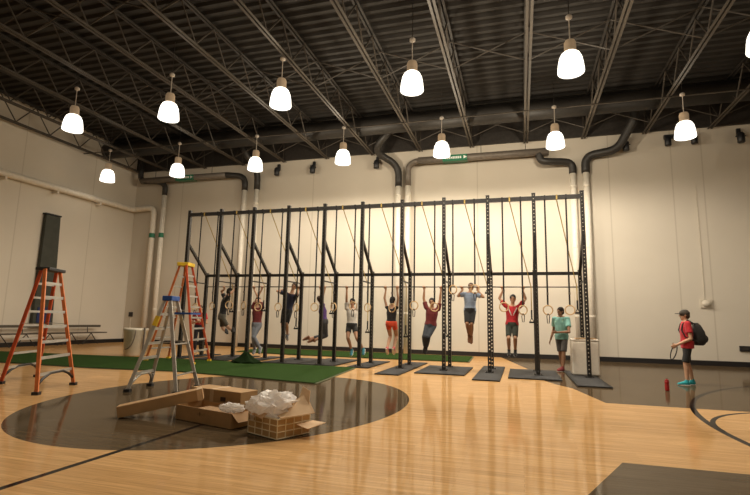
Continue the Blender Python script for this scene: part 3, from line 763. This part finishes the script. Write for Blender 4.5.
def loft(mb, secs, right, n=16):
    """secs: (centre, half width, half depth); right = width axis"""
    rs = []
    for i, (c, w, d) in enumerate(secs):
        c = V(c); t = (V(secs[min(i+1, len(secs)-1)][0])-V(secs[max(i-1, 0)][0])).normalized()
        r = (right-t*right.dot(t)).normalized(); f = t.cross(r)
        rs.append([c+r*w*math.cos(2*PI*j/n)+f*d*math.sin(2*PI*j/n) for j in range(n)])
    mb.rings(rs)

def person(lab, ground, P):
    """P: neck, pelvis, head (points), face (dir), wrists L/R or grips, ankles L/R ... all world space. right = body's left-right axis (towards its own left hand)"""
    t = empty('person', ground, lab, 'person')
    k = P.get('k', 1.0); fem = P.get('fem', False)
    neck, pel, head = V(P['neck']), V(P['pelvis']), V(P['head'])
    face = V(P['face']).normalized(); fw = V(P.get('front', (P['face'][0], P['face'][1], 0))).normalized()
    up = (neck-pel).normalized()
    fw = (fw-up*fw.dot(up)).normalized(); lf = up.cross(fw)          # lf = towards its left hand
    sw = (.165 if fem else .185)*k; hw = (.098 if fem else .092)*k
    raise_ = P.get('shrug', 0.)
    sh = {s: neck+lf*(s*sw)-up*(.055-raise_)*k for s in (1, -1)}
    hip = {s: pel+lf*(s*hw)-up*.02 for s in (1, -1)}
    U, F = .285*k, .255*k; TH, CA = .43*k, .42*k
    wr, el, an, kn, toe = {}, {}, {}, {}, {}
    for s, nm in ((1, 'L'), (-1, 'R')):
        wr[s] = V(P['wrist'+nm]); el[s] = V(P['elbow'+nm]) if 'elbow'+nm in P else ik(sh[s], wr[s], U, F, P.get('elbow_hint', lf*s-fw*.4))
        an[s] = V(P['ankle'+nm]); kn[s] = V(P['knee'+nm]) if 'knee'+nm in P else ik(hip[s], an[s], TH, CA, P.get('knee_hint', fw))
        toe[s] = V(P.get('toe'+nm, P.get('toe', (fw.x, fw.y, -.25)))).normalized()
    # ---- body
    b = MB()
    tor = [(-.10, .075, .06), (-.05, .155, .105), (.02, .165, .115), (.14, .140, .098), (.25, .148, .105), (.38, .172, .115), (.47, .165, .095), (.525, .10, .07), (.56, .058, .058)]
    if fem: tor = [(-.10, .08, .07), (-.05, .16, .115), (.02, .168, .12), (.14, .128, .088), (.25, .135, .10), (.36, .150, .118), (.46, .140, .085), (.525, .085, .06), (.56, .05, .052)]
    TL = (neck-pel).length/.55
    secs = [(pel+up*(h*TL), w*k, d*k) for h, w, d in tor]
    loft(b, secs, lf)
    hd = (head-neck).normalized()
    b.cone(neck-up*.05*k, head-hd*.06*k, .060*k, .052*k)
    fl = face-hd*face.dot(hd)*.6; fl.normalize(); fr = fl.cross(hd) if fl.cross(hd).length > .1 else lf; fr.normalize(); hu = fr.cross(fl).normalized()
    R = Matrix((fr, fl, hu)).transposed()
    hk = k*1.0
    def hp(x, y, z): return head+R @ V((x*hk, y*hk, z*hk))
    b.ball(hp(0, -.012, .025), .098*hk, 16, 12, (.80, 1.0, 1.0), R)
    b.ball(hp(0, .022, -.045), .070*hk, 14, 10, (.82, .88, 1.05), R)
    b.ball(hp(0, .062, -.092), .024*hk, 10, 8)                         # chin
    b.cone(hp(0, .085, .018), hp(0, .104, -.020), .009*hk, .014*hk, 10)  # nose
    b.ball(hp(0, .080, .038), .026*hk, 10, 8, (1.8, .6, .5), R)         # brow
    for s in (1, -1): b.ball(hp(s*.081, -.012, 0), .030*hk, 10, 8, (.32, .65, 1), R)   # ears
    ar = (.050, .040, .033, .026) if not fem else (.041, .034, .028, .023)
    for s in (1, -1):
        b.cone(neck+lf*s*.05*k-up*.03*k, sh[s], .055*k, ar[0]*1.15*k)
        b.cone(sh[s], el[s], ar[0]*k, ar[1]*.95*k); m_ = el[s].lerp(wr[s], .3); b.cone(el[s], m_, ar[1]*k, ar[1]*1.02*k); b.cone(m_, wr[s], ar[1]*k, ar[3]*k)
        if kn[s]: pass
        q_ = hip[s].lerp(kn[s], .35); b.cone(hip[s], q_, .085*k, .080*k); b.cone(q_, kn[s], .080*k, .053*k)
        c_ = kn[s].lerp(an[s], .32)-fw*.012; b.cone(kn[s], c_, .053*k, .057*k); b.cone(c_, an[s], .056*k, .036*k)
        uf = (kn[s]-an[s]).normalized(); uf = (uf-toe[s]*uf.dot(toe[s])).normalized()
        b.cone(an[s]-uf*.025*k, an[s]+toe[s]*.13*k-uf*.052*k, .034*k, .022*k)
        # hand
        if P.get('grip'+('L' if s == 1 else 'R')):
            g = V(P['grip'+('L' if s == 1 else 'R')]); ax = V(P.get('grip_axis', (1, 0, 0))).normalized()
            ud = (g-wr[s]).normalized(); sd = ax.cross(ud).normalized(); sd = sd if sd.dot(fw) > 0 else -sd
            rr = P.get('grip_r', .02)
            palm0 = g-ud*(rr+.015)-sd*.012
            for f_ in (-.03, -.01, .01, .03): b.cone(wr[s]+ax*f_*.4, palm0+ax*f_, .020*k, .014*k, 8)
            for f_, ln in ((-.033, .9), (-.011, 1.0), (.011, .96), (.033, .8)):
                o_ = g+ax*f_; pts = [o_-ud*(rr+.012)-sd*(rr*.6), o_-sd*(rr+.012)+ud*.004, o_+ud*(rr+.012)*ln, o_+sd*(rr+.012)*ln+ud*.002, o_+sd*(rr*.7)-ud*(rr+.010)*ln*.7]
                for i in range(4): b.cone(pts[i], pts[i+1], .0105-.001*i, .0095-.001*i, 8)
            o_ = g-ax*(.05*s if sd.dot(fw) > 0 else -.05*s); b.cone(wr[s].lerp(palm0, .4)-ax*.02*s, o_-ud*(rr+.01), .013, .011, 8); b.cone(o_-ud*(rr+.01), o_+sd*(rr+.012), .011, .009, 8)
        else:
            hd_ = V(P['hand'+('L' if s == 1 else 'R')]).normalized() if ('hand'+('L' if s == 1 else 'R')) in P else (wr[s]-el[s]).normalized()
            inn = (-lf*s-hd_*(-lf*s).dot(hd_)).normalized(); ac = hd_.cross(inn).normalized()
            pc = wr[s]+hd_*.085*k
            for f_ in (-.027, -.009, .009, .027): b.cone(wr[s]+ac*f_*.5+hd_*.01, pc+ac*f_, .018*k, .0125*k, 8)
            for f_, ln in ((-.030, .85), (-.010, 1.0), (.010, .95), (.030, .72)):
                p0 = pc+ac*f_; p1 = p0+(hd_+inn*.25).normalized()*.042*ln*k; p2 = p1+(hd_*.75+inn*.8).normalized()*.036*ln*k
                b.cone(p0, p1, .0105, .0095, 8); b.cone(p1, p2, .0095, .0075, 8)
            tb = ac*(1 if ac.dot(fw) > 0 else -1)
            p0 = wr[s]+hd_*.03*k+tb*.024; p1 = p0+(hd_*.6+tb*.7+inn*.25).normalized()*.045*k; p2 = p1+(hd_+inn*.5).normalized()*.03*k
            b.cone(p0, p1, .014, .011, 8); b.cone(p1, p2, .011, .008, 8)
    solidify(b, 'body', P['skin'], t, .0095)
    # ---- face
    for s in (1, -1): MB().ball(hp(s*.032, .082, .022), .011*hk, 8, 6, (1.2, .7, .8), R).build('eye', 'eye', t, True)
    MB().ball(hp(0, .083, -.058), .022*hk, 8, 6, (1.2, .45, .30), R).build('mouth', 'lip', t, True)
    # ---- hair
    if P.get('hair'):
        h = MB(); h.ball(hp(0, -.022, .040), .106*hk, 16, 12, (.82, .98, .95), R)
        h.ball(hp(0, -.055, -.01), .085*hk, 14, 10, (.90, .78, 1.0), R)
        if P.get('bun'): h.ball(hp(0, -.135, .05), .042*hk); h.cone(hp(0, -.13, .03), hp(0, -.13, -.12), .03*hk, .014*hk)
        ho = h.build('hair', P['hair'], t, True)
    if P.get('cap'):
        h = MB(); h.ball(hp(0, -.012, .045), .112*hk, 18, 12, (.84, 1.0, .85), R)
        co = h.build('cap', P['cap'], t, True)
        h = MB(); rs = []
        for z0 in (.0, .012):
            rs.append([hp(x, y, z0+.045-abs(x)*.12) for x, y in ((-.085, .05), (-.075, .12), (-.045, .175), (0, .192), (.045, .175), (.075, .12), (.085, .05))])
        h.rings(rs); h.build('cap_brim', P['cap'], co)
    # ---- shirt
    g = MB(); e = .016
    top = {'tank': .50}.get(P.get('cut'), .545)
    lo = P.get('hem', -.06)
    tt_ = [(h, w, d) for h, w, d in tor if lo < h < top]
    fit = P.get('fit', 1.0)
    first_ = [(lo, tt_[0][1]*1.0, tt_[0][2]*1.0)]
    ss = [(pel+up*(h*TL), (w+e)*k*(fit if h < .35 else 1), (d+e)*k*(fit if h < .35 else 1)) for h, w, d in first_+tt_+([(.54, .085, .075)] if P.get('cut') != 'tank' else [(.50, .12, .085)])]
    loft(g, ss, lf)
    for s in (1, -1):
        g.cone(neck+lf*s*.07*k-up*.045*k, sh[s], .060*k, (ar[0]*1.15+e*.7)*k)
        if P.get('cut') != 'tank':
            q_ = sh[s].lerp(el[s], .62); g.cone(sh[s], sh[s].lerp(el[s], .35), (ar[0]*1.1+e)*k, (ar[0]+e+.004)*k)
            a_, c_ = frame((el[s]-sh[s])); r0, r1 = (ar[0]+e+.004)*k, (ar[0]+e+.008)*k
            g.rings([[pt+(a_*math.cos(2*PI*j/12)+c_*math.sin(2*PI*j/12))*rr for j in range(12)] for pt, rr in ((sh[s].lerp(el[s], .2), r0), (q_, r1))])
    so = solidify(g, P.get('top_name', 'shirt'), P['shirt'], t, .015, 2)
    if P.get('chest_print'):
        kx = MB()
        for s in (1, -1):
            pts = []
            for i in range(7):
                u_ = i/6; h_ = .50-.26*u_; wv = .11*(1-u_)+.012
                pts.append(pel+up*(h_*TL)+lf*s*wv*k+fw*((.105+.028*math.sin(PI*min(1, u_*.9+.1)))*k))
            kx.tube(pts, .014, 6)
        kx.build('chest_stripes', P['chest_print'], so)
    # ---- bottoms
    g = MB(); ln = P.get('leg_len', .75)
    tb_ = [(-.10, .13, .10), (-.05, .160, .118), (.02, .172, .125), (.085, .160, .115)]
    loft(g, [(pel+up*(h*TL), (w+.014)*k, (d+.014)*k) for h, w, d in tb_], lf)
    for s in (1, -1):
        if ln <= 1:
            q_ = hip[s].lerp(kn[s], ln); mid_ = hip[s].lerp(kn[s], ln*.5); r2 = P.get('leg_r', .088)
            a_, c_ = frame(kn[s]-hip[s])
            gap = lambda u_: max(.060, .5*(hip[1].lerp(kn[1], u_)-hip[-1].lerp(kn[-1], u_)).length-.014)
            r2 = min(r2, max(.074, gap(ln)))
            g.cone(hip[s], mid_, min(.104*k, .090*k), min(.098*k, max(.082, gap(ln*.5))))
            g.rings([[pt+(a_*math.cos(2*PI*j/14)+c_*math.sin(2*PI*j/14))*rr for j in range(14)] for pt, rr in ((hip[s], .090*k), (mid_, min(.098, max(.084, gap(ln*.5)))*k), (q_, r2*k))])
        else:
            q_ = kn[s].lerp(an[s], min(.97, ln-1)); g.cone(hip[s], kn[s], .094*k, .066*k); g.cone(kn[s], kn[s].lerp(q_, .4), .073*k, .072*k)
            a_, c_ = frame(an[s]-kn[s]); g.rings([[pt+(a_*math.cos(2*PI*j/14)+c_*math.sin(2*PI*j/14))*rr for j in range(14)] for pt, rr in ((kn[s], .072*k), (kn[s].lerp(q_, .5), .07*k), (q_, .056*k))])
    solidify(g, P.get('bottom_name', 'shorts'), P['bottom'], t, .015, 2)
    # ---- shoes
    for s in (1, -1):
        d0 = toe[s]; upf = (kn[s]-an[s]).normalized(); upf = (upf-d0*upf.dot(d0)).normalized(); sdv = d0.cross(upf).normalized()
        g = MB(); hl = an[s]-d0*.055*k-upf*.045*k
        loft(g, [(hl, .030*k, .032*k), (hl+d0*.03*k+upf*.006, .041*k, .050*k), (hl+d0*.10*k+upf*.004, .044*k, .054*k), (hl+d0*.17*k-upf*.010, .048*k, .038*k), (hl+d0*.225*k-upf*.018, .044*k, .028*k), (hl+d0*.255*k-upf*.022, .024*k, .018*k)], sdv)
        g.cone(an[s]-upf*.03*k, an[s]+upf*.03*k, .045*k, .042*k)
        sho = solidify(g, 'shoe', P['shoe'], t, .011, 1)
        sl = MB(); loft(sl, [(hl-upf*.038*k-d0*.003, .032*k, .009), (hl-upf*.040*k+d0*.10*k, .045*k, .010), (hl-upf*.042*k+d0*.18*k, .049*k, .010), (hl-upf*.040*k+d0*.25*k, .026*k, .008)], sdv)
        sl.build('sole', P.get('sole', 'white_print'), sho)
    return t, dict(neck=neck, pel=pel, up=up, fw=fw, lf=lf, sh=sh, el=el, wr=wr, TL=TL, k=k, an=an)

BAR = (RY, 2.34)
def hang(lab, hL, hR, neck, head, pel, aL, aR, face, skin, dY=0., **kw):
    """pixel columns/rows of the photo are read in the plane of the pull-up bar; hL is the body's own left hand"""
    Y = RY-.0
    gL, gR = V((atY(hL, 287, Y).x, RY, 2.34)), V((atY(hR, 287, Y).x, RY, 2.34))
    f = V((face[0], face[1], 0)).normalized()
    off = kw.pop('off', 0.)
    pt = lambda p: atY(p[0], p[1], Y+(p[2] if len(p) > 2 else 0)+dY)
    N = pt(neck); P = dict(neck=N, head=pt(head), pelvis=pt(pel), ankleL=pt(aL), ankleR=pt(aR), face=face, skin=skin)
    for nm, g in (('L', gL), ('R', gR)):
        tgt = V(kw.pop('wr'+nm)) if 'wr'+nm in kw else None
        dirv = (N-g); dirv.normalize(); dirv = (dirv+V((0, 0, -1.2))).normalized()
        P['wrist'+nm] = g+dirv*.095; P['grip'+nm] = g
    P.update(kw)
    g0 = pt(pel); return person(lab, (g0.x, g0.y, 0), P)

away = (0, 1, .25); cam_ = (0, -1, .0)
# 1 black tee, bent arms, swinging
hang('person in black tee and khaki shorts pulling up with bent knees', 224.5, 236, (226, 297), (230, 291.5), (222, 316.5), (226, 331.5, -.25), (232.5, 330.5, -.25), (.7, .7, .3), 'skin', hair='hair_dark', shirt='tee_black', bottom='shorts_khaki', shoe='shoe_black', sole='shoe_black', leg_len=.9, front=(.75, .65, 0), kneeL=atY(222.5, 327.5, RY+.08), kneeR=atY(227.5, 326.5, RY+.06), toe=(.5, -.4, -.5), leg_r=.10)
# 2 maroon shirt, jeans
hang('person in short maroon shirt and grey jeans hanging straight from the bar', 254, 262, (257.7, 307.5), (257.9, 301), (256.8, 325), (254.5, 348), (259.5, 347.5), (0, -1, .1), 'skin', hair='hair_brown', shirt='tee_maroon', bottom='jeans_grey', bottom_name='jeans', leg_len=1.9, shoe='shoe_grey', shrug=.06, toe=(0, -.5, -.8))
# 3 navy shirt, chin over the bar
hang('person in navy shirt and black shorts with chin at the bar', 299.5, 284, (291.5, 293.5), (294, 286.6), (287, 311.5), (287.5, 335), (283.5, 336), (.2, -1, .1), 'skin', hair='hair_brown', shirt='tee_navy', bottom='shorts_black', shoe='shoe_grey', leg_len=.95, elbow_hint=(0, -.5, -1), leg_r=.11, toe=(0, .6, -.6))
# 4 purple tank, legs kicked back
hang('person in purple tank top and grey leggings with legs kicked back', 325, 320.5, (322, 305.5), (319.8, 300), (324, 322), (309, 338.5), (314, 340.5), (-.5, .8, 0), 'skin', fem=True, hair='hair_brown', bun=True, shirt='tee_purple', cut='tank', top_name='tank_top', bottom='pants_grey', bottom_name='leggings', leg_len=1.62, shoe='shoe_brown', sole='shoe_brown', knee_hint=(.7, .2, 0), front=(.8, .6, 0), toe=(-.8, 0, -.5), shrug=.06)
# 5 white tee
hang('person in white tee and black shorts hanging with legs apart', 362, 346.5, (352.4, 308.5), (352.3, 302.5), (351.8, 325.5), (352.8, 349.5), (363, 349), (0, -1, .05), 'skin_tan', hair='hair_dark', shirt='tee_white', bottom='shorts_black', shoe='shoe_blue', leg_len=.55, shrug=.06, toe=(.1, -.7, -.6)) if False else \
hang('person in white tee and black shorts hanging with legs apart', 362, 346.5, (352.4, 308.5), (352.3, 302.5), (351.8, 325.5), (363, 349), (351.5, 349.5), (0, -1, .05), 'skin_tan', hair='hair_dark', shirt='tee_white', bottom='shorts_black', shoe='shoe_blue', leg_len=.55, shrug=.06, toe=(.1, -.7, -.6))
# 6 orange shorts
hang('person in black top and bright orange shorts hanging from the bar', 385.5, 397.5, (391.8, 307.5), (392.6, 300.8), (391.3, 323.5), (387.3, 348), (393.8, 348), (0.1, 1, .1), 'skin', fem=True, hair='hair_dark', bun=True, shirt='tee_black', cut='tank', top_name='tank_top', bottom='shorts_orange', shoe='shoe_pink', leg_len=.38, shrug=.06, toe=(0, .6, -.6))
# 7 maroon tee
hang('person in maroon tee and dark jeans hanging with legs crossed to one side', 441.5, 423.8, (432.3, 308.5), (431.8, 302.2), (430.6, 325), (426.5, 347), (424.8, 346.5), (0, -1, .1), 'skin_tan', hair='hair_dark', shirt='tee_maroon', bottom='jeans_dark', bottom_name='jeans', leg_len=1.92, shoe='shoe_black', sole='shoe_black', shrug=.06, toe=(-.1, -.5, -.8), fit=1.06)
# 8 pale blue tee, head above the bar
hang('person in pale blue tee and black shorts with chin over the bar', 478.5, 461.2, (470.3, 292.5), (470.8, 287, .09), (470, 310.5), (471.5, 336.5), (469, 335.5), (0, -1, -.15), 'skin_tan', hair='hair_brown', shirt='tee_blue', bottom='shorts_black', shoe='shoe_brown', leg_len=.95, elbowL=atY(483.3, 297, RY-.05), elbowR=atY(458.2, 296, RY-.05), toe=(0, -.5, -.8), leg_r=.11, fit=1.04)
# 9 red tee with white stripes
hang('person in red tee with white chest stripes and dark shorts hanging straight', 523.5, 502, (512.6, 306), (512.8, 299), (512, 324.5), (515.3, 350), (509, 350), (0, -1, .05), 'skin', hair='hair_dark', shirt='tee_red', bottom='shorts_green', shoe='shoe_black', leg_len=.9, shrug=.05, toe=(0, -.8, -.5), chest_print='white_print', leg_r=.115, fit=1.05)

def stand(lab, x, y, h, face, **kw):
    """standing figure on the floor; h = body height"""
    k = h/1.76; f = V((face[0], face[1], 0)).normalized(); l = V((0, 0, 1)).cross(f)
    G = V((x, y, 0)); st = kw.pop('step', .0); lean = kw.pop('lean', 0.)
    P = dict(k=k, neck=G+V((0, 0, 1.49*k))+f*lean, pelvis=G+V((0, 0, .95*k)), head=G+V((0, 0, 1.635*k))+f*(.02+lean*1.4), face=face,
             ankleL=G+l*.10*k+f*st+V((0, 0, .088*k)), ankleR=G-l*.10*k-f*st+V((0, 0, .088*k)), toe=(f.x, f.y, 0))
    loc = lambda a, b, c: G+f*a*k+l*b*k+V((0, 0, c*k))
    for n in ('wristL', 'wristR', 'elbowL', 'elbowR'):
        if n in kw: P[n] = loc(*kw.pop(n))
    P.update(kw)
    if 'toeL' in kw: pass
    return person(lab, (x, y, 0), P), loc
# teal tee
stand('person in teal tee and grey shorts standing beside the white bin, looking sideways', 1.12, 15.2, 1.80, (-.75, -.66, 0), front=(-.35, -.93, 0), step=.10, skin='skin_brown', hair='hair_dark', shirt='tee_teal', bottom='shorts_grey', shoe='shoe_red', leg_len=.93, leg_r=.115, fit=1.08, hem=-.09,
      wristR=(.06, -.36, .84), elbowR=(-.04, -.33, 1.12), wristL=(.20, .06, 1.06), elbowL=(.02, .30, 1.08))
# far person in red by the ladder
gp = atZ(201, 353, .0)
stand('person in red top and dark trousers standing behind the yellow capped ladder', -11.68, 16.05, 1.74, (.45, -.9, 0), skin='skin', hair='hair_brown', shirt='tee_red', bottom='pants_navy', bottom_name='trousers', leg_len=1.92, shoe='shoe_black', chest_print='white_print',
      wristL=(.20, .06, 1.18), elbowL=(.02, .27, 1.10), wristR=(.22, -.02, 1.14), elbowR=(.02, -.27, 1.08))
# capped man with backpack
(mr, J), loc = stand('person in red tee, dark cap and teal shoes wearing a black backpack', 3.68, 13.05, 1.70, (-1, .12, .12), front=(-.97, .05, 0), step=.07, skin='skin', hair='hair_brown', cap='cap_dark', shirt='tee_red', bottom='shorts_black', shoe='shoe_teal', leg_len=.95, leg_r=.118, fit=1.14, hem=-.10,
      wristL=(.23, .13, .93), elbowL=(-.04, .26, 1.08), wristR=(.21, -.10, .91), elbowR=(-.06, -.26, 1.07))
# backpack worn on the back
bp = empty('backpack', J['neck']-J['fw']*.25-V((0, 0, .3)), 'black backpack worn on the back of the capped person', 'backpack')
cb = J['neck']-J['fw']*.215-V((0, 0, .27))
ang = math.atan2(J['lf'].y, J['lf'].x)
m = MB(); rs = []
for z, w, d_, o_ in ((-.27, .13, .07, -.02), (-.24, .155, .10, -.03), (-.12, .165, .125, -.045), (.05, .16, .105, -.03), (.18, .14, .07, 0), (.24, .10, .04, .02)):
    c = cb+V((0, 0, z))+J['fw']*o_
    rs.append([c+J['lf']*(w*math.copysign(abs(math.cos(a))**.6, math.cos(a)))+J['fw']*(d_*math.copysign(abs(math.sin(a))**.6, math.sin(a))) for a in [2*PI*k/20 for k in range(20)]])
m.rings(rs); m.build('pack_body', 'shoe_black', bp, True)
pk = MB(); c = cb-J['fw']*.155-V((0, 0, .12)); pk.ball(c+J['fw']*.03, .10, 14, 10, (.9, .7, 1.0)); pk.build('front_pocket', 'tee_black', bp, True)
for s in (1, -1):
    s0 = J['neck']+J['lf']*s*.10
    MB().tube([cb+V((0, 0, .2))+J['lf']*s*.10+J['fw']*.05, s0+V((0, 0, .03))-J['fw']*.02, s0+J['fw']*.09-V((0, 0, .07)), s0+J['lf']*s*.03+J['fw']*.125-V((0, 0, .2)), s0+J['lf']*s*.06+J['fw']*.06-V((0, 0, .36)), cb+J['lf']*s*.14-V((0, 0, .2))], .016, 8).build('shoulder_strap', 'shoe_black', bp, True)
hp_ = (J['wr'][1]+J['wr'][-1])/2+J['fw']*.07
t = empty('jump_rope', hp_, 'thin black looped rope held in the hands of the capped person', 'rope')
MB().tube([hp_+J['fw']*(.055*math.cos(a)-.05*math.sin(a))+V((0, 0, .17*math.sin(a)-.16)) for a in [2*PI*k/20 for k in range(20)]], .012, 6, True).build('cord', 'strap_black', t, True)
MB().tube([hp_+V((0, 0, -.05)), hp_+V((0, 0, .05))], .017, 8).build('handle', 'black_plastic', t)

# ------------------------------------------------------------------ light and view
w_ = bpy.data.worlds.new('world'); S.world = w_; w_.use_nodes = True
w_.node_tree.nodes['Background'].inputs[0].default_value = (1, .85, .65, 1); w_.node_tree.nodes['Background'].inputs[1].default_value = .0
S.view_settings.view_transform = 'Standard'; S.view_settings.look = 'None'; S.view_settings.gamma = 1; S.view_settings.exposure = 0
S.cycles.use_denoising = True
S.cycles.max_bounces = 6
S.cycles.caustics_reflective = False; S.cycles.caustics_refractive = False
